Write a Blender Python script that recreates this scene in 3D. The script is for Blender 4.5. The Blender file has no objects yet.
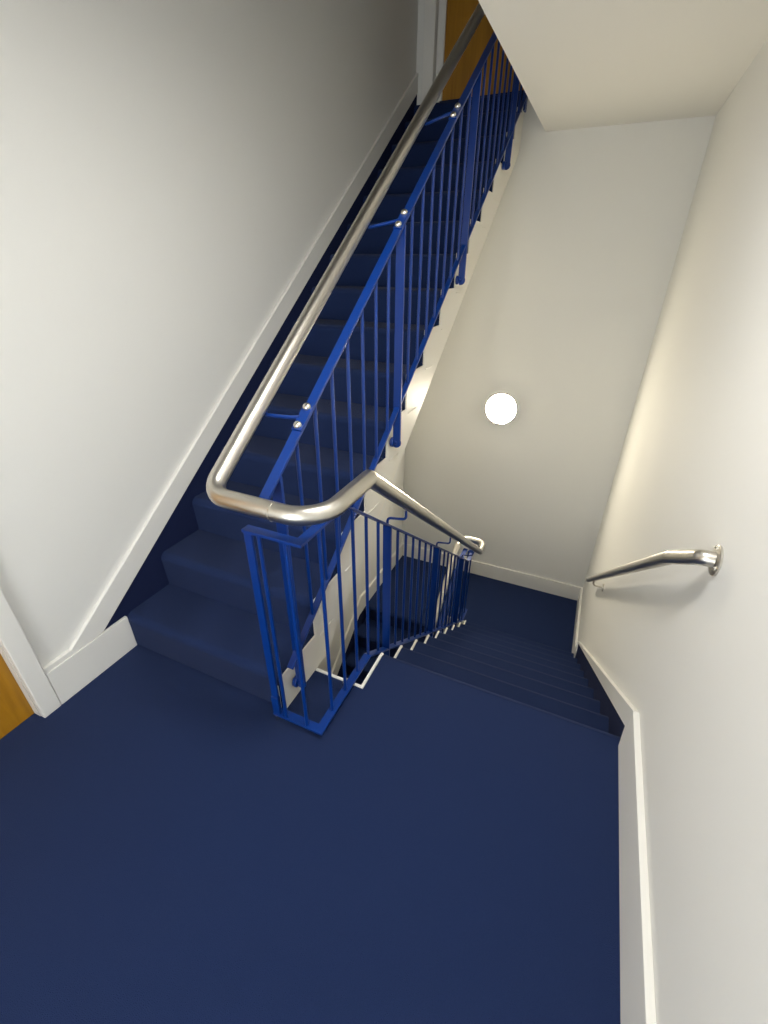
import bpy, bmesh, math
from mathutils import Vector, Matrix
C = bpy.context.scene.collection

# ------------------------------------------------------------------ measures (metres)
XL, XR = -1.694, 0.400            # left / right wall faces
YF, YB = 4.324, -1.40             # far / back wall faces
G, R = 0.2439, 0.18               # going, riser
SL = R / G
Y0 = 1.332                        # top nosing of the flight going down
Y1 = 0.916                        # first riser of the flight going up
XA = -0.873                       # inner edge of up-flight string (outer face XA+.038)
XB = -0.600                       # edge of the down flight
YC = 1.131                        # well edge of the landing
ZH = -9 * R                       # half landing
YD = Y0 + 8 * G                   # last riser of the down flight
YW = 3.48                         # well edge of the half landing
ZS, ZT = 2.421, 2.66              # soffit / top of upper slab
TOP = 5.2

# ------------------------------------------------------------------ materials
def mat(name, col, rough=0.5, metal=0.0, bump=0.0, scale=200.0, vary=0.0, spec=0.5, emit=None, strength=0.0, sheen=0.0, stretch=None, coat=0.0):
    m = bpy.data.materials.new(name); m.use_nodes = True
    n, l = m.node_tree.nodes, m.node_tree.links
    b = n['Principled BSDF']
    b.inputs['Base Color'].default_value = (*col, 1)
    b.inputs['Roughness'].default_value = rough
    b.inputs['Metallic'].default_value = metal
    b.inputs['Specular IOR Level'].default_value = spec
    b.inputs['Sheen Weight'].default_value = sheen
    b.inputs['Coat Weight'].default_value = coat
    if emit:
        b.inputs['Emission Color'].default_value = (*emit, 1)
        b.inputs['Emission Strength'].default_value = strength
    if bump or vary:
        tc = n.new('ShaderNodeTexCoord'); mp = n.new('ShaderNodeMapping')
        if stretch: mp.inputs['Scale'].default_value = stretch
        l.new(tc.outputs['Object'], mp.inputs['Vector'])
        no = n.new('ShaderNodeTexNoise'); no.inputs['Scale'].default_value = scale; no.inputs['Detail'].default_value = 3
        l.new(mp.outputs['Vector'], no.inputs['Vector'])
        if bump:
            bp = n.new('ShaderNodeBump'); bp.inputs['Strength'].default_value = bump; bp.inputs['Distance'].default_value = 0.004
            l.new(no.outputs['Fac'], bp.inputs['Height']); l.new(bp.outputs['Normal'], b.inputs['Normal'])
        if vary:
            mx = n.new('ShaderNodeMix'); mx.data_type = 'RGBA'
            mx.inputs[6].default_value = (*[c * (1 - vary) for c in col], 1)
            mx.inputs[7].default_value = (*[min(1, c * (1 + vary)) for c in col], 1)
            l.new(no.outputs['Fac'], mx.inputs[0]); l.new(mx.outputs[2], b.inputs['Base Color'])
    return m

def wood_mat(name, dark, light):
    m = bpy.data.materials.new(name); m.use_nodes = True
    n, l = m.node_tree.nodes, m.node_tree.links; b = n['Principled BSDF']
    tc = n.new('ShaderNodeTexCoord'); mp = n.new('ShaderNodeMapping'); mp.inputs['Scale'].default_value = (9, 9, 0.7)
    no = n.new('ShaderNodeTexNoise'); no.inputs['Scale'].default_value = 3; no.inputs['Detail'].default_value = 6; no.inputs['Distortion'].default_value = 1.0
    cr = n.new('ShaderNodeValToRGB'); cr.color_ramp.elements[0].position = .3; cr.color_ramp.elements[1].position = .7
    cr.color_ramp.elements[0].color = (*dark, 1); cr.color_ramp.elements[1].color = (*light, 1)
    l.new(tc.outputs['Object'], mp.inputs['Vector']); l.new(mp.outputs['Vector'], no.inputs['Vector'])
    l.new(no.outputs['Fac'], cr.inputs['Fac']); l.new(cr.outputs['Color'], b.inputs['Base Color'])
    b.inputs['Roughness'].default_value = .4
    return m

M_WALL = mat('wall paint', (.745, .742, .712), .75, bump=.05, scale=120, spec=.35)
M_CEIL = mat('ceiling paint', (.77, .76, .715), .8, bump=.03, scale=120, spec=.3)
M_TRIM = mat('white gloss trim', (.78, .77, .73), .3)
M_STRING = mat('white string paint', (.77, .74, .66), .38)
M_CARPET = mat('navy carpet', (.0104, .0224, .078), .95, bump=.9, scale=420, vary=.25, spec=.10, sheen=.05)
M_SIDE = mat('navy string cover', (.008, .014, .052), .85, bump=.5, scale=420, vary=.2, spec=.15)
M_BLUE = mat('blue gloss paint', (.0006, .030, .200), .33, spec=.45)
M_STEEL = mat('brushed stainless steel', (.66, .63, .57), .32, metal=1.0, bump=.04, scale=60, stretch=(1, .06, .06))
M_BOLT = mat('bolt steel', (.75, .72, .66), .25, metal=1.0)
M_OAK = wood_mat('oak veneer', (.30, .135, .006), (.40, .19, .010))
M_LAMP = mat('opal diffuser', (.9, .88, .82), .4, emit=(1.0, .89, .69), strength=150)
M_LAMPB = mat('opal diffuser cool', (.9, .9, .88), .4, emit=(1.0, .965, .91), strength=70)
M_LAMPC = mat('opal diffuser ceiling', (.9, .9, .88), .4, emit=(1.0, .985, .95), strength=78)
M_RING = mat('lamp ring', (.8, .78, .72), .35)

# ------------------------------------------------------------------ mesh helpers
def bm_box(bm, x0, x1, y0, y1, z0, z1):
    v = [bm.verts.new((x, y, z)) for z in (z0, z1) for y in (y0, y1) for x in (x0, x1)]
    for f in ((0, 2, 3, 1), (4, 5, 7, 6), (0, 1, 5, 4), (2, 6, 7, 3), (0, 4, 6, 2), (1, 3, 7, 5)):
        bm.faces.new([v[i] for i in f])

def bm_prism(bm, pts, a0, a1, axis='x'):
    """polygon extruded along an axis. axis x: pts=(y,z); axis z: pts=(x,y); axis y: pts=(x,z)"""
    def P(p, a):
        return {'x': (a, p[0], p[1]), 'z': (p[0], p[1], a), 'y': (p[0], a, p[1])}[axis]
    A = [bm.verts.new(P(p, a0)) for p in pts]; B = [bm.verts.new(P(p, a1)) for p in pts]
    n = len(pts)
    bm.faces.new(A); bm.faces.new(B[::-1])
    for i in range(n):
        bm.faces.new([A[i], B[i], B[(i + 1) % n], A[(i + 1) % n]])

def fillet(pts, rad, seg=8, lim=.49):
    out = [Vector(pts[0])]
    for i in range(1, len(pts) - 1):
        p = Vector(pts[i]); a = Vector(pts[i - 1]) - p; b = Vector(pts[i + 1]) - p
        r = rad[i] if isinstance(rad, (list, tuple)) else rad
        ang = a.angle(b); t = min(r / math.tan(ang / 2), a.length * lim, b.length * lim)
        if t < 1e-4: out.append(p); continue
        pa, pb = p + a.normalized() * t, p + b.normalized() * t
        rr = t * math.tan(ang / 2)
        c = p + (a.normalized() + b.normalized()).normalized() * (rr / math.sin(ang / 2))
        u, w = (pa - c), (pb - c); th = u.angle(w)
        for k in range(seg + 1):
            s = k / seg
            out.append(c + (u * math.sin((1 - s) * th) + w * math.sin(s * th)) / math.sin(th))
    out.append(Vector(pts[-1]))
    return out

def bm_sweep(bm, path, prof, up=Vector((0, 0, 1))):
    """closed profile [(side, up)] swept along a path of points"""
    rings = []; n = len(path)
    for i, p in enumerate(path):
        d = (path[min(i + 1, n - 1)] - path[max(i - 1, 0)]).normalized()
        if 0 < i < n - 1:
            d1 = (path[i] - path[i - 1]).normalized(); d2 = (path[i + 1] - path[i]).normalized()
            k = 1 / max(.3, math.cos(d1.angle(d2) / 2))
        else: k = 1
        s = d.cross(up)
        s = s.normalized() if s.length > 1e-4 else Vector((1, 0, 0))
        u = s.cross(d).normalized()
        rings.append([bm.verts.new(p + s * a * (k if abs(s.z) < .5 and k < 1.3 else 1) + u * b) for a, b in prof])
    m = len(prof)
    for a, b in zip(rings, rings[1:]):
        for i in range(m):
            bm.faces.new([a[i], a[(i + 1) % m], b[(i + 1) % m], b[i]])
    bm.faces.new(rings[0][::-1]); bm.faces.new(rings[-1])

def circ(r, n=20): return [(r * math.cos(2 * math.pi * k / n), r * math.sin(2 * math.pi * k / n)) for k in range(n)]
def flat(w, t): return [(-w / 2, -t / 2), (w / 2, -t / 2), (w / 2, t / 2), (-w / 2, t / 2)]

def bm_cyl(bm, p0, p1, r, n=20, r1=None):
    p0, p1 = Vector(p0), Vector(p1); d = (p1 - p0).normalized()
    s = d.orthogonal().normalized(); u = d.cross(s)
    r1 = r if r1 is None else r1
    A = [bm.verts.new(p0 + (s * math.cos(t) + u * math.sin(t)) * r) for t in [2 * math.pi * k / n for k in range(n)]]
    B = [bm.verts.new(p1 + (s * math.cos(t) + u * math.sin(t)) * r1) for t in [2 * math.pi * k / n for k in range(n)]]
    for i in range(n): bm.faces.new([A[i], A[(i + 1) % n], B[(i + 1) % n], B[i]])
    bm.faces.new(A[::-1]); bm.faces.new(B)

def bm_lathe(bm, base, axis, prof, n=40):
    """prof: (radius, height) along axis; radius 0 at the ends closes it"""
    base, d = Vector(base), Vector(axis).normalized(); s = d.orthogonal().normalized(); u = d.cross(s)
    prev = None
    for r, h in prof:
        if r < 1e-6: ring = [bm.verts.new(base + d * h)]
        else: ring = [bm.verts.new(base + d * h + (s * math.cos(2 * math.pi * k / n) + u * math.sin(2 * math.pi * k / n)) * r) for k in range(n)]
        if prev:
            for i in range(n):
                a = [prev[i % len(prev)], prev[(i + 1) % len(prev)]]; b = [ring[(i + 1) % len(ring)], ring[i % len(ring)]]
                vs = []
                for v in a + b:
                    if v not in vs: vs.append(v)
                if len(vs) > 2: bm.faces.new(vs)
        prev = ring

def obj(name, bm, material, parent=None, smooth=False, bevel=0.0, label=None):
    bmesh.ops.recalc_face_normals(bm, faces=bm.faces[:])
    me = bpy.data.meshes.new(name); bm.to_mesh(me); bm.free()
    me.materials.append(material)
    o = bpy.data.objects.new(name, me); C.objects.link(o)
    if parent:
        o.parent = parent
        r = parent
        off = Vector((0, 0, 0))
        while r: off += r.location; r = r.parent
        me.transform(Matrix.Translation(-off))
    if smooth:
        for p in me.polygons: p.use_smooth = True
        try:
            me.set_sharp_from_angle(angle=math.radians(40))
        except Exception: pass
    if bevel:
        b = o.modifiers.new('bevel', 'BEVEL'); b.width = bevel; b.segments = 2; b.limit_method = 'ANGLE'
    if label: o['label'] = label
    return o

def empty(name, loc, label, cat, group=None):
    o = bpy.data.objects.new(name, None); C.objects.link(o); o.location = loc; o.empty_display_size = .1
    o['label'] = label; o['category'] = cat
    if group: o['group'] = group
    return o

def B(): return bmesh.new()
def struct(name, bm, m, label=None, cat=None, **k):
    o = obj(name, bm, m, **k); o['kind'] = 'structure'
    if label: o['label'] = label
    if cat: o['category'] = cat
    return o

# ------------------------------------------------------------------ room shell
T = .14
DY0, DY1, DZ = -.39, .492, 2.06           # left door opening
b = B()
bm_box(b, XL - T, XL, YB, DY0, -2.9, TOP); bm_box(b, XL - T, XL, DY1, YF, -2.9, TOP)
bm_box(b, XL - T, XL, DY0, DY1, -2.9, -.03); bm_box(b, XL - T, XL, DY0, DY1, DZ, TOP)
struct('wall_left', b, M_WALL, 'plain white stairwell wall rising beside the upward flight', 'wall')
b = B(); bm_box(b, XR, XR + T, YB, YF, -2.9, TOP)
struct('wall_right', b, M_WALL, 'plain white wall carrying the short steel handrail', 'wall')
UX0, UX1 = -1.55, -.72                    # upper door opening
b = B(); bm_box(b, XL - T, XR + T, YF, YF + T, -2.9, 2.655)
bm_box(b, XL - T, UX0, YF, YF + T, 2.655, TOP); bm_box(b, UX1, XR + T, YF, YF + T, 2.655, TOP); bm_box(b, UX0, UX1, YF, YF + T, 4.7, TOP)
struct('wall_far', b, M_WALL, 'white end wall with the glowing round lamp', 'wall')
WX0, WX1, WZ0, WZ1 = -1.35, .15, .45, 1.55
b = B(); bm_box(b, XL - T, WX0, YB - T, YB, -2.9, TOP); bm_box(b, WX1, XR + T, YB - T, YB, -2.9, TOP)
bm_box(b, WX0, WX1, YB - T, YB, -2.9, WZ0); bm_box(b, WX0, WX1, YB - T, YB, WZ1, TOP)
struct('wall_back', b, M_WALL, 'white wall behind the viewer', 'wall')

# landing floor (carpeted slab, plan outline with the well cut out)
b = B()
bm_prism(b, [(XL, YB), (XR, YB), (XR, Y0 - .003), (XB, Y0 - .003), (XB, YC), (XA + .038, YC), (XA + .038, Y1), (XL, Y1)], -.22, 0, 'z')
bm_box(b, XL - T + .002, XL, DY0 + .001, DY1 - .001, -.029, 0)
struct('floor', b, M_CARPET, 'navy blue carpet of the landing in the foreground', 'floor')
b = B()
bm_prism(b, [(XL, YD), (XA - .003, YD), (XA - .003, YW), (XB, YW), (XB, YD), (XR, YD), (XR, YF), (XL, YF)], ZH - .22, ZH, 'z')
struct('floor.001', b, M_CARPET, 'navy blue carpet of the half landing below the lamp', 'floor')
b = B(); bm_box(b, XL, XR, YB, YF, -2.9, -2.7)
struct('floor.002', b, M_CARPET, 'navy blue carpet at the very bottom of the stairwell', 'floor')
b = B(); bm_box(b, -.662, XR, YB, YF, ZS, ZT)
bm_box(b, XL, -.662, YB, .15, ZS, ZT)
struct('ceiling', b, M_CEIL, 'white flat soffit above the downward flight', 'ceiling')
b = B(); bm_box(b, XL - T, XR + T, YB - T, YF + T, TOP, TOP + .1)
struct('ceiling.001', b, M_CEIL, 'white ceiling high over the upward flight', 'ceiling')

# white trim along the carpet edge at the well
b = B()
bm_prism(b, [(XA + .040, YC), (XB - .001, YC), (XB - .001, Y0 - .004), (XB - .013, Y0 - .004), (XB - .013, YC + .012), (XA + .040, YC + .012)], -.25, .005, 'z')
struct('trim_1', b, M_TRIM, 'white edging of the landing carpet around the stair well', 'trim')
b = B()
bm_prism(b, [(XA + .002, YW - .013), (XB - .002, YW - .013), (XB - .002, YW - .001), (XA + .002, YW - .001)], ZH - .25, ZH + .005, 'z')
struct('trim_2', b, M_TRIM, 'white edging of the half landing at the stair well', 'trim')

# ---- skirtings
SH = .175
SKT = .02
def skirt_profile(bm, pts, x0, x1):
    bm_prism(bm, pts, x0, x1, 'x')
# left wall: short proud block beside the door, sloped board behind it
zL = lambda y: .7255 * (y - .80) + .177          # underside of the sloped board
b = B()
ARY = .556
bm_box(b, XL, XL + .024, ARY, Y1 - .003, 0, SH)
struct('baseboard_left', b, M_TRIM, 'short white baseboard between door frame and first step', 'baseboard', bevel=.002)
b = B()
yk = .80 - (.118 - .021) / .7255
bm_prism(b, [(ARY, SH + .001), (.80, SH + .002), (YF - .003, zL(YF)), (YF - .003, zL(YF) + .118), (yk, SH + .022), (ARY, SH + .022)], XL, XL + .018)
struct('trim_3', b, M_TRIM, 'white sloping baseboard climbing the left wall with the stairs', 'trim', bevel=.002)
# half-landing skirtings
b = B()
bm_box(b, XL + .02, XR - .02, YF - .02, YF, ZH, ZH + SH)
struct('baseboard_far', b, M_TRIM, 'white baseboard along the half landing under the lamp', 'baseboard', bevel=.002)
# right wall: landing, slope down, half landing
zR = lambda y: .096 - .7085 * (y - 1.315)         # underside of sloped skirting on the right
b = B()
bm_box(b, XR - SKT, XR, YB, 1.300, 0, .20)
struct('baseboard_right', b, M_TRIM, 'white baseboard along the right wall of the landing', 'baseboard', bevel=.002)
b = B()
bm_prism(b, [(1.300, .0), (1.300, .20), (3.292, -1.291), (3.36, -1.445), (3.30, zR(3.30)), (1.318, .094)], XR - SKT, XR)
struct('trim_4', b, M_TRIM, 'white sloping baseboard following the downward flight', 'trim', bevel=.002)
b = B()
bm_prism(b, [(3.22, ZH), (YF, ZH), (YF, ZH + SH), (3.362, ZH + SH), (3.293, -1.292), (3.22, -1.34)], XR - SKT - .001, XR - .0005)
struct('baseboard_right.001', b, M_TRIM, 'short white baseboard in the far right corner of the half landing', 'baseboard', bevel=.002)
# lower left: half landing and lower flight
zLL = lambda y: ZH + .10 - SL * (YD - y)
b = B()
bm_prism(b, [(YF, ZH), (3.33, ZH), (3.12, zLL(3.12)), (1.95, zLL(1.95)), (1.95, zLL(1.95) + .17), (3.18, zLL(3.18) + .17), (3.34, ZH + SH), (YF, ZH + SH)], XL, XL + .02)
struct('baseboard_left.001', b, M_TRIM, 'white baseboard descending the left wall below the landing', 'baseboard', bevel=.002)

# ---- unseen window added behind the viewer for frontal fill from the sky
t = empty('fill_window_1', ((WX0 + WX1) / 2, YB - .06, WZ0), 'added white framed fill window in the wall behind the viewer', 'window'); t['kind'] = 'structure'
b = B()
for x0, x1 in ((WX0, WX0 + .05), ((WX0 + WX1) / 2 - .025, (WX0 + WX1) / 2 + .025), (WX1 - .05, WX1)): bm_box(b, x0, x1, YB - .09, YB - .03, WZ0, WZ1)
for z0, z1 in ((WZ0, WZ0 + .05), (WZ1 - .05, WZ1)):
    bm_box(b, WX0 + .05, (WX0 + WX1) / 2 - .025, YB - .09, YB - .03, z0, z1); bm_box(b, (WX0 + WX1) / 2 + .025, WX1 - .05, YB - .09, YB - .03, z0, z1)
obj('fill_window_frame', b, M_TRIM, t, bevel=.003)
b = B(); bm_box(b, WX0 - .03, WX1 + .03, YB - .029, YB + .04, WZ0 - .03, WZ0 - .001); obj('fill_window_sill', b, M_TRIM, t, bevel=.003)

# ---- doors
t = empty('door_1', (XL, 0, 0), 'orange oak door in white frame at the lower left edge', 'door'); t['kind'] = 'structure'
b = B(); bm_box(b, XL - .077, XL - .037, DY0 + .03, DY1 - .006, .0, DZ - .03); obj('door_leaf', b, M_OAK, t, bevel=.002)
b = B(); bm_box(b, XL - T, XL - .002, DY1 - .006, DY1, 0, DZ); bm_box(b, XL - T, XL - .002, DY0, DY0 + .03, 0, DZ); bm_box(b, XL - T, XL - .002, DY0 + .03, DY1 - .006, DZ - .03, DZ); obj('door_frame', b, M_TRIM, t)
b = B(); bm_box(b, XL + .001, XL + .026, DY1 - .005, ARY - .001, 0, DZ + .06); bm_box(b, XL + .001, XL + .026, DY0 - .065, DY0 + .005, 0, DZ + .06); bm_box(b, XL + .001, XL + .026, DY0 + .005, DY1 - .005, DZ - .005, DZ + .06); obj('architrave', b, M_TRIM, t, bevel=.004)
b = B()
bm_cyl(b, (XL - .0375, DY0 + .10, 1.0), (XL - .030, DY0 + .10, 1.0), .026); bm_cyl(b, (XL - .030, DY0 + .10, 1.0), (XL - .0, DY0 + .10, 1.0), .009)
bm_sweep(b, fillet([(XL - .003, DY0 + .095, 1.0), (XL - .003, DY0 + .22, 1.0)], .01), circ(.009, 12)); obj('door_handle', b, M_STEEL, t, smooth=True)
t = empty('door_2', ((UX0 + UX1) / 2, YF + .07, 2.655), 'orange oak door at the top of the stairs', 'door'); t['kind'] = 'structure'
b = B(); bm_box(b, UX0 + .055, UX1 - .03, YF + .06, YF + .10, 2.6695, 4.66); obj('door_leaf', b, M_OAK, t, bevel=.002)
b = B(); bm_box(b, UX0, UX0 + .055, YF + .045, YF + T, 2.656, 4.7); bm_box(b, UX1 - .03, UX1, YF + .045, YF + T, 2.656, 4.7); bm_box(b, UX0 + .055, UX1 - .03, YF + .045, YF + T, 4.66, 4.7); obj('door_frame', b, M_TRIM, t)
b = B(); bm_box(b, UX0 - .085, UX0, YF - .02, YF - .001, 2.665, 4.78); bm_box(b, UX1, UX1 + .05, YF - .02, YF - .001, 2.665, 4.78); bm_box(b, UX0, UX1, YF - .02, YF - .001, 4.7, 4.78); obj('architrave', b, M_TRIM, t, bevel=.003)
b = B(); bm_box(b, UX0 + .055, UX1 - .03, YF + .001, YF + .11, 2.64, 2.670); obj('threshold', b, M_CARPET, t)

# ------------------------------------------------------------------ staircases
NR = .028
def step_poly(ya, yb, z0, z1, back):
    """one carpeted step in (y,z): riser at ya from z0 up to z1, rounded nosing, tread back to yb"""
    s = 1 if yb > ya else -1
    nr = .034                                            # soft carpeted edge, nearly flush with the riser
    pts = [(ya, z0), (ya - s * .003, z1 - 2 * nr)]
    cy, cz = ya + s * (nr - .005), z1 - nr
    for k in range(0, 9):
        a = math.pi / 2 * k / 8
        pts.append((cy - s * (nr * math.cos(a)), cz + nr * math.sin(a)))
    pts += [(yb, z1)] + back
    return pts

def staircase(loc, label, steps, x0, x1, group=None):
    t = empty('staircase', loc, label, 'stairs', group)
    for p in steps:
        b = B(); bm_prism(b, p, x0, x1); obj('step', b, M_CARPET, t)
    return t

# --- up
NUP = 15
def zup(k): return k * R if k < NUP else 2.655
steps = []
for k in range(NUP):
    ya, yb = Y1 + k * G, (min(Y1 + (k + 1) * G, 4.268) if k < NUP - 1 else YF - .001)
    if k == NUP - 1: ya = min(ya, 4.268)
    steps.append(step_poly(ya, yb, zup(k), zup(k + 1), []) if k < NUP - 1 else step_poly(ya, yb, zup(k), zup(k + 1), [(yb, zup(k))]))
up = staircase((-1.27, Y1, 0), 'navy carpeted flight of stairs climbing to the orange door', steps, XL + .014, XA + .030)
def zig(n, y0, s, dy, top):
    """saw-tooth line (y,z) for n steps going up in direction s"""
    out = []
    for k in range(n):
        out += [(y0 + s * (k * G - .012) + dy, k * R + top), (y0 + s * (k * G - .012) + dy, (k + 1) * R + top)]
    return out
top = .004
z = [(Y1 - .006, 0)]
for k in range(NUP):
    ya = min(Y1 + k * G - .002, 4.262)
    if k: z.append((ya, zup(k) + top))
    z.append((ya, zup(k + 1) + top))
z += [(YF - .002, 2.655 + top), (YF - .002, SL * (YF - Y1) - .20)]
z += [(Y1 + .222 / SL, 0.0)]
b = B(); bm_prism(b, z, XA + .0305, XA + .038)
bm_box(b, XA - .004, XA + .0305, Y1 - .0180, Y1 - .0145, 0, R - .03)
for k in range(1, NUP - 1):                          # little joint beads below each tread
    yy, zz = Y1 + k * G - .002, zup(k)
    bm_box(b, XA + .036, XA + .0415, yy + .03, yy + .145, zz - .025, zz - .021)
obj('outer_string', b, M_STRING, up, bevel=.002)
b = B(); bm_prism(b, [(Y1 + .001, 0), (Y1 + .001, SH + .003), (.806, SH + .003), (YF - .004, zL(YF) - .001), (YF - .004, 2.40), (Y1 + .3, 0)], XL + .001, XL + .013); obj('inner_string', b, M_SIDE, up, label='dark navy carpeted wall strip')
b = B(); bm_prism(b, [(Y1 + .08, 0), (YF - .004, SL * (YF - .004 - Y1) - .06), (YF - .004, SL * (YF - Y1) - .19), (Y1 + .26, 0)], XL + .013, XA + .030); obj('soffit', b, M_WALL, up, label='white plastered underside')

# --- down
steps = []
for k in range(1, 9):
    yn, zt = Y0 + k * G, -k * R                       # nosing of tread k
    yi = Y0 + (k - 1) * G
    p = [(yi, zt), (yn - .004, zt)]
    for q in range(0, 9):
        a = math.pi / 2 - math.pi * q / 8
        p.append((yn - .006 + NR * math.cos(a), zt - NR + NR * math.sin(a)))
    p += [(yn, zt - 2 * NR), (yn, zt - R)]
    steps.append(p)
p = [(Y0 - .002, -R)]
p += [(Y0 - .002, -.0), (Y0 - .0015, 0)]
for q in range(0, 9):
    a = math.pi / 2 - math.pi * q / 8
    p.append((Y0 - .006 + NR * math.cos(a) + .004, -NR + NR * math.sin(a)))
p += [(Y0, -2 * NR), (Y0, -R)]
steps.insert(0, p)
dn = staircase((-.1, Y0, 0), 'navy carpeted flight of stairs descending along the right wall', steps, XB + .0005, XR - .013)
z = [(Y0 - .003, -.30), (Y0 - .003, top)]
for k in range(0, 9):
    z += [(Y0 + k * G + .014, -k * R + top), (Y0 + k * G + .014, -(k + 1) * R + top)]
z += [(YD + .06, ZH + top), (YD + .06, ZH - .22), (YD - .10, ZH - .22)]
b = B(); bm_prism(b, z, XB - .013, XB - .0005); obj('outer_string', b, M_STRING, dn, bevel=.0015)
b = B(); bm_prism(b, [(Y0 + .001, 0), (1.318, .092), (3.30, zR(3.30)), (3.33, ZH + .002), (YD, ZH - .02), (Y0 + .001, -.32)], XR - .0125, XR - .001); obj('inner_string', b, M_SIDE, dn, label='dark navy carpeted wall strip')
b = B(); bm_prism(b, [(Y0 + .03, -R - .03), (YD, ZH - .01), (YD, ZH - .2), (Y0 + .03, -R - .24)], XB + .0005, XR - .013); obj('soffit', b, M_WALL, dn, label='white plastered underside')

# --- lower flight, seen through the well
steps = []
for k in range(0, 6):
    yn, zt = YD - k * G, ZH - k * R
    yi = YD - (k - 1) * G if k else YD + .002 - .004
    if k == 0:
        p = [(YD - .001, zt - R), (YD - .001, zt)]
    else:
        p = [(yi, zt), (yn + .004, zt)]
    for q in range(0, 9):
        a = math.pi / 2 - math.pi * q / 8
        p.append((yn + .002 - NR * math.cos(a), zt - NR + NR * math.sin(a)))
    p += [(yn - .002, zt - 2 * NR), (yn - .002, zt - R)]
    steps.append(p)
lo = staircase((-1.27, YD - 6 * G, -2.7), 'dark navy lower flight seen through the well under the landing', steps, XL + .014, XA - .002)
z = [(YD + .003, ZH - .25), (YD + .003, ZH + top)]
for k in range(0, 6):
    z += [(YD - k * G - .014, ZH - k * R + top), (YD - k * G - .014, ZH - (k + 1) * R + top)]
b = B(); bm_prism(b, z, XA + .001, XA + .024); obj('outer_string', b, M_STRING, lo)
b = B(); bm_prism(b, [(YD - .003, ZH - .32), (YD - .003, zLL(YD) - .003), (1.95, zLL(1.95) - .001), (1.95, -2.699), (2.38, -2.699)], XL + .001, XL + .013); obj('inner_string', b, M_SIDE, lo)

# ------------------------------------------------------------------ balustrades
XU, XD = -.800, -.652              # balustrade planes
YG = .872                          # landing guard
ZG = .873                          # landing guard top
RW, RT = .040, .010
zut = lambda y: SL * (y - Y1) + .957      # up top rail
zub = lambda y: SL * (y - Y1) + .224      # up bottom rail
zdt = lambda y: 1.710 - SL * 1.012 * y    # down top rail
ybend_t = (1.710 - ZG) / (SL * 1.012)
ybend_b = 1.283
zdb = lambda y: .030 - SL * (y - ybend_b)

def bar(bm, p0, p1, w, t, up=(0, 0, 1)):
    bm_sweep(bm, [Vector(p0), Vector(p1)], flat(w, t), Vector(up))
def vbar(bm, x, y, z0, z1, wx, wy):
    bm_box(bm, x - wx / 2, x + wx / 2, y - wy / 2, y + wy / 2, z0, z1)
def baluster(t, x, y, z0, z1):
    b = B(); bm_cyl(b, (x, y, z0), (x, y, z1), .0068, 10); obj('baluster', b, M_BLUE, t, smooth=True)
def bolt(t, x, y, z, ax=(-1, 0, 0)):
    b = B(); bm_lathe(b, (x, y, z), ax, [(0, 0), (.013, 0), (.0135, .004), (.0115, .009), (.007, .0125), (0, .0138)], 16); obj('bolt', b, M_BOLT, t, smooth=True, label='shiny domed bolt')

# --- up balustrade
bu = empty('stair_balustrade', (XU, Y1, 0), 'bright blue metal balustrade beside the flight climbing to the orange door', 'balustrade')
yA, yZ = .888, 4.17
b = B(); bar(b, (XU, yA, zut(yA)), (XU, yZ, zut(yZ)), .034, RT); obj('top_rail', b, M_BLUE, bu, bevel=.0015)
b = B(); bar(b, (XU, .930, zub(.930)), (XU, yZ, zub(yZ)), .026, RT); obj('bottom_rail', b, M_BLUE, bu, bevel=.0015)
posts_u = [.985, 1.930, 2.865, 3.770]
for y in posts_u:
    b = B(); vbar(b, XU, y, zub(y) - .19, zut(y) - .004, .038, .012)
    ft = obj('post', b, M_BLUE, bu, bevel=.001)
    zf = zub(y) - .165                                 # hooked foot reaching the string
    b = B(); bm_cyl(b, (XA + .0425, y, zf - .012), (XU - .012, y, zf - .012), .024, 20)
    bm_cyl(b, (XU - .003, y - .0062, zf - .012), (XU - .003, y + .0062, zf - .012), .026, 20)
    bm_cyl(b, (XU - .012, y, zf - .012), (XU + .004, y, zf - .012), .013, 6)
    obj('foot_bracket', b, M_BLUE, ft, bevel=.004)
sp = (posts_u[1] - posts_u[0]) / 8
for i in range(-0, 30):
    y = posts_u[0] + sp * i
    if any(abs(y - p) < .03 for p in posts_u) or y > 4.12: continue
    baluster(bu, XU, y, zub(y), zut(y))
b = B(); vbar(b, XU, yZ - .02, zub(yZ - .02) - .10, zut(yZ - .02), .014, .06); obj('post', b, M_BLUE, bu, bevel=.001)
# handrail geometry
HR = .0275
XHU, XHD = -.945, -.571
zhu = lambda y: .724 * (y - .858) + .972
zhd = lambda y: 1.828 - SL * 1.005 * y
for y in (1.150, 1.932, 2.545, 3.5):
    zr = zut(y)
    b = B()
    bm_box(b, XU - .019, XU + .019, y - .05, y + .05, zr - .004, zr + .004)
    # plate is tilted with the rail
    bm2 = B(); bm2.free()
    b.free(); b = B()
    bar(b, (XU, y - .040, zut(y - .040) + .009), (XU, y + .040, zut(y + .040) + .009), .036, .007)
    bm_sweep(b, fillet([(XU - .01, y, zr + .010), (XU - .045, y, zr + .004), (XHU, y, zhu(y) - .055), (XHU, y, zhu(y) - HR * 1.24 - .0055)], [0, .02, .02, 0], 5), circ(.0065, 10), up=Vector((0, 1, 0)))
    obj('handrail_bracket', b, M_BLUE, bu, smooth=True)
    for d in (-.029, .029):
        nrm = Vector((0, -SL, 1)).normalized()
        b = B(); bm_lathe(b, (XU, y + d, zut(y + d) + .013), nrm, [(0, 0), (.0135, 0), (.014, .004), (.012, .010), (.007, .0135), (0, .015)], 16)
        obj('bolt', b, M_BOLT, bu, smooth=True, label='shiny domed bolt')

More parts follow.
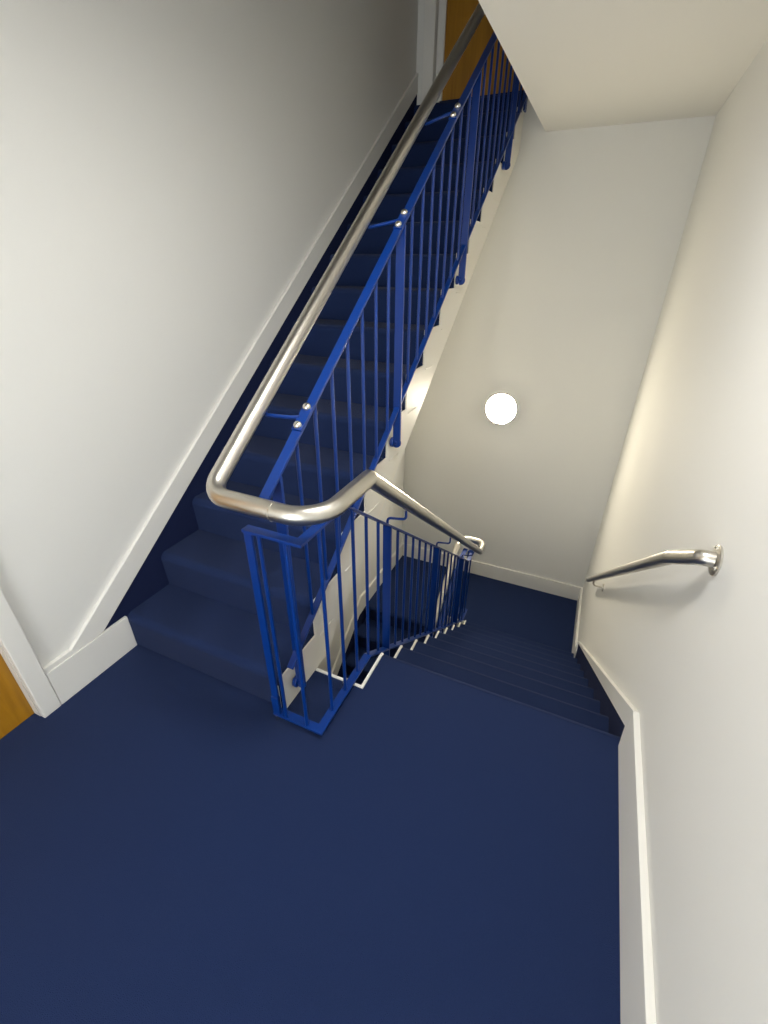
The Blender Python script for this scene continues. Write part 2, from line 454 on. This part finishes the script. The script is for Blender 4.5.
# --- landing guard and down balustrade (one welded piece)
bd = empty('stair_balustrade', (XD, YG, 0), 'blue metal balustrade around the landing edge and down the right-hand flight', 'balustrade')
yE = 3.46                                             # lower end of the down balustrade
YBT = 3.30
def rail_path(zt, zlow, ybend, x_start, yg):
    pts = [(x_start, yg, zt), (XD, yg, zt), (XD, ybend, zt), (XD, YBT, zlow), (XD, yE, zlow), (-.690, yE, zlow)]
    return [Vector(p) for p in pts]
def mitred(bm, pts, w, t):
    """flat bar laid along a polyline with mitred plan corners"""
    rings = []; n = len(pts)
    for i, p in enumerate(pts):
        d1 = (pts[i] - pts[i - 1]) if i else (pts[1] - pts[0]); d2 = (pts[i + 1] - pts[i]) if i < n - 1 else d1
        h1 = Vector((d1.x, d1.y, 0)).normalized(); h2 = Vector((d2.x, d2.y, 0)).normalized()
        s1 = Vector((h1.y, -h1.x, 0)); s2 = Vector((h2.y, -h2.x, 0))
        s = s1 + s2; s = s / max(1e-6, s.dot(s1))
        tt = t
        rings.append([bm.verts.new(p + s * a + Vector((0, 0, c))) for a, c in flat(w, tt)])
    for a, c in zip(rings, rings[1:]):
        for i in range(4): bm.faces.new([a[i], a[(i + 1) % 4], c[(i + 1) % 4], c[i]])
    bm.faces.new(rings[0][::-1]); bm.faces.new(rings[-1])
zlt, zlb = zdt(YBT), zdb(YBT)
b = B(); mitred(b, rail_path(ZG, zlt, ybend_t, -.845, .868), .032, RT); obj('top_rail', b, M_BLUE, bd, bevel=.001)
b = B(); mitred(b, rail_path(.028, zlb, ybend_b, -.856, .879), .034, RT); obj('bottom_rail', b, M_BLUE, bd, bevel=.001)
b = B(); vbar(b, -.839, YG, .10, ZG - .004, .030, .010); bm_box(b, -.856, -.824, YG - .008, YG + .008, .030, .125)
obj('post', b, M_BLUE, bd, bevel=.002)
posts_d = [1.49, 2.26, 3.03]
def top_at(y): return ZG if y < ybend_t else (zdt(y) if y < YBT else zlt)
def bot_at(y): return .028 if y < ybend_b else (zdb(y) if y < YBT else zlb)
for x in (-.800, -.705): baluster(bd, x, YG, .028, ZG)
y = .970
ys = [.970 + .1065 * i for i in range(24)]
for y in ys:
    if any(abs(y - p) < .04 for p in posts_d) or y > 3.42: continue
    baluster(bd, XD, y, bot_at(y), top_at(y))
for y in posts_d:
    b = B(); vbar(b, XD, y, bot_at(y) - .13, top_at(y) - .003, .038, .012); pst = obj('post', b, M_BLUE, bd, bevel=.001)
    b = B(); bm_box(b, XD + .004, XB - .0135, y - .02, y + .02, bot_at(y) - .125, bot_at(y) - .085); obj('foot_bracket', b, M_BLUE, pst, bevel=.003)
    b = B()
    zr = top_at(y)
    bm_sweep(b, fillet([(XD, y, zr), (XD, y, zr + .035), (XHD, y + .005, zr + .045), (XHD, y + .005, zhd(y + .005) - HR * 1.24 - .0050)], [0, .016, .016, 0], 5), circ(.0055, 10), up=Vector((0, 1, 0)))
    obj('handrail_bracket', b, M_BLUE, bd, smooth=True)
for x in (-.690,): baluster(bd, x, yE, zlb, zlt)
# foot on the landing edge below the bottom rail, near the well corner
b = B(); vbar(b, XD - .02, YC - .01, .004, .024, .02, .03); bm_cyl(b, (XD - .02, YC - .01, .004), (XD - .02, YC - .01, .012), .014, 12); obj('foot_bracket', b, M_BOLT, bd)
b = B(); bm_cyl(b, (-.842, YG - .004, .0005), (-.842, YG - .004, .024), .010, 12); obj('foot_stud', b, M_BOLT, bd, label='pale metal stud under the rail')

# --- lower balustrade
bl = empty('stair_balustrade', (-.80, 3.2, ZH), 'dark blue lower balustrade glimpsed behind the bars at the half landing turn', 'balustrade')
XLo = -.722
zlo_t = lambda y: zlt - SL * (3.30 - y) if y < 3.30 else zlt
zlo_b = lambda y: zlb - SL * (3.30 - y) if y < 3.30 else zlb
for nm, f in (('top_rail', zlo_t), ('bottom_rail', zlo_b)):
    b = B(); mitred(b, [Vector((XLo, yE + .02, f(3.4))), Vector((XLo, 3.30, f(3.3))), Vector((XLo, 2.0, f(2.0)))], RW, RT); obj(nm, b, M_BLUE, bl)
y = 3.42
i = 0
while y > 2.05:
    if i % 7 == 2:
        b = B(); vbar(b, XLo, y, zlo_b(y) - .12, zlo_t(y), .012, .04); pst = obj('post', b, M_BLUE, bl)
        b = B(); bm_box(b, XA + .0245, XLo + .008, y - .02, y + .02, zlo_b(y) - .12, zlo_b(y) - .08); obj('foot_bracket', b, M_BLUE, pst)
        b = B(); zr = zlo_t(y)
        zt = zhd(3.37) - SL * max(0, 3.38 - y) - HR * 1.24 - .007
        bm_sweep(b, fillet([(XLo, y, zr - .02), (-.780, y, zt - .035), (-.780, y, zt)], .014, 5), circ(.0055, 10), up=Vector((0, 1, 0))); obj('handrail_bracket', b, M_BLUE, bl, smooth=True)
    else:
        baluster(bl, XLo, y, zlo_b(y), zlo_t(y))
    y -= .1065; i += 1

# ------------------------------------------------------------------ stainless handrail, one continuous run
ht = empty('handrail', (XHU, .877, .957), 'long continuous stainless steel handrail wrapping round the blue balustrade', 'handrail')
YHL, ZHL = .846, .972
ybh = (1.828 - ZHL) / (SL * 1.005)
zhl = zhd(3.30)
yl = YHL + .0
path = [(XHU, 4.20, zhu(4.20)), (XHU, YHL + .006, ZHL), (XHD, YHL, ZHL), (XHD, ybh, ZHL), (XHD, 3.37, zhd(3.37)), (XHD, 3.53, zhd(3.37)), (-.780, 3.53, zhd(3.37)), (-.780, 3.38, zhd(3.37)), (-.780, 2.0, zhd(3.37) - SL * 1.38)]
b = B(); bm_sweep(b, fillet(path, [0, .062, .105, .012, .04, .07, .07, .04, 0], 12), circ(HR, 24)); obj('rail_tube', b, M_STEEL, ht, smooth=True)
b = B(); bm_cyl(b, (-.712, YHL, ZHL), (-.709, YHL, ZHL), HR + .0010, 28); obj('joint_ring', b, M_BOLT, ht, smooth=True, label='thin seam in the tube')

# ------------------------------------------------------------------ short wall handrail on the right
wt = empty('wall_handrail', (XR, 1.222, .90), 'short stainless steel handrail fixed to the right wall above the descending stairs', 'handrail')
xw = XR - .070
zw = lambda y: 1.813 - .7445 * y
path = [(XR - .006, 1.222, .898), (XR - .032, 1.226, .897), (xw, 1.345, zw(1.345)), (xw, 3.30, zw(3.30))]
b = B(); bm_sweep(b, fillet(path, [0, .04, .10, 0], 12, .49), circ(.0215, 24)); obj('rail_tube', b, M_STEEL, wt, smooth=True)
b = B(); bm_lathe(b, (XR - .0005, 1.222, .898), (-1, 0, 0), [(0, 0), (.041, 0), (.041, .005), (.038, .007), (0, .007)], 32); fl = obj('flange', b, M_STEEL, wt, smooth=True)
for a in (70, 190, 310):
    a = math.radians(a)
    b = B(); bm_lathe(b, (XR - .0075, 1.222 + .033 * math.cos(a), .898 + .033 * math.sin(a)), (-1, 0, 0), [(0, 0), (.0062, 0), (.006, .004), (.003, .006), (0, .0062)], 14); obj('screw', b, M_BOLT, fl, smooth=True)
for y in (2.95,):
    b = B(); z = zw(y)
    bm_sweep(b, fillet([(xw, y, z - .018), (xw, y, z - .065), (XR - .004, y, z - .065)], [0, .03, 0], 6), circ(.007, 12), up=Vector((0, 1, 0)))
    bm_lathe(b, (XR - .0005, y, z - .065), (-1, 0, 0), [(0, 0), (.03, 0), (.03, .005), (0, .006)], 24)
    obj('wall_bracket', b, M_STEEL, wt, smooth=True)

# ------------------------------------------------------------------ lamps
def wall_lamp(loc, ax, r, label, m, name='wall_lamp'):
    t = empty(name, loc, label, 'lamp', 'round opal lamps of the stairwell')
    b = B(); bm_lathe(b, loc, ax, [(0, .0005), (r * 1.02, .0005), (r * 1.04, .010), (r * 1.04, .036), (r * .99, .040), (r * .98, .030), (0, .030)], 48); obj('lamp_base', b, M_RING, t, smooth=True)
    b = B(); bm_lathe(b, loc, ax, [(0, .0305), (r * .975, .0315), (r * .97, .040), (r * .85, .047), (r * .5, .053), (0, .055)], 48); obj('lamp_diffuser', b, m, t, smooth=True, label='glowing white round diffuser')
    return t
wall_lamp((-.707, YF, .363), (0, -1, 0), .145, 'glowing round white lamp on the far stairwell wall', M_LAMP)
wall_lamp((-.75, YB, 1.95), (0, 1, 0), .15, 'round white lamp on the wall above the added window behind the viewer', M_LAMPB)

wall_lamp((-.20, .95, ZS), (0, 0, -1), .17, 'round white lamp under the soffit above the landing', M_LAMPC, 'ceiling_lamp')
# opening of the added fill window is a sampling portal for the sky
l = bpy.data.lights.new('fill_window_portal', 'AREA'); l.shape = 'RECTANGLE'; l.size = WX1 - WX0; l.size_y = WZ1 - WZ0; l.cycles.is_portal = True
o = bpy.data.objects.new('fill_window_portal', l); C.objects.link(o); o.location = ((WX0 + WX1) / 2, YB - T + .01, (WZ0 + WZ1) / 2); o.rotation_euler = (math.radians(90), 0, 0)

# ------------------------------------------------------------------ world
w = bpy.data.worlds.new('World'); bpy.context.scene.world = w; w.use_nodes = True
w.node_tree.nodes['Background'].inputs['Color'].default_value = (.90, .96, 1.0, 1)
w.node_tree.nodes['Background'].inputs['Strength'].default_value = 6.5

# ------------------------------------------------------------------ camera
yaw, pit, rol, fpx, h = .4219, -.5076, .0069, 445.48, 1.5648
f = Vector((-math.sin(yaw) * math.cos(pit), math.cos(yaw) * math.cos(pit), math.sin(pit)))
r0 = Vector((math.cos(yaw), math.sin(yaw), 0)); u0 = r0.cross(f)
r = math.cos(rol) * r0 + math.sin(rol) * u0; u = -math.sin(rol) * r0 + math.cos(rol) * u0
cam = bpy.data.cameras.new('Camera'); cam.sensor_fit = 'HORIZONTAL'; cam.sensor_width = 36; cam.lens = fpx / 768 * 36
cam.clip_start = .02
co = bpy.data.objects.new('Camera', cam); C.objects.link(co)
m = Matrix((r, u, -f)).transposed().to_4x4(); m.translation = Vector((0, 0, h)); co.matrix_world = m
sc = bpy.context.scene; sc.camera = co
sc.view_settings.view_transform = 'Standard'; sc.view_settings.look = 'None'
sc.view_settings.gamma = 1; sc.view_settings.use_curve_mapping = False; sc.view_settings.exposure = 0.10
sc.cycles.max_bounces = 10; sc.cycles.diffuse_bounces = 8
sc.cycles.use_denoising = True
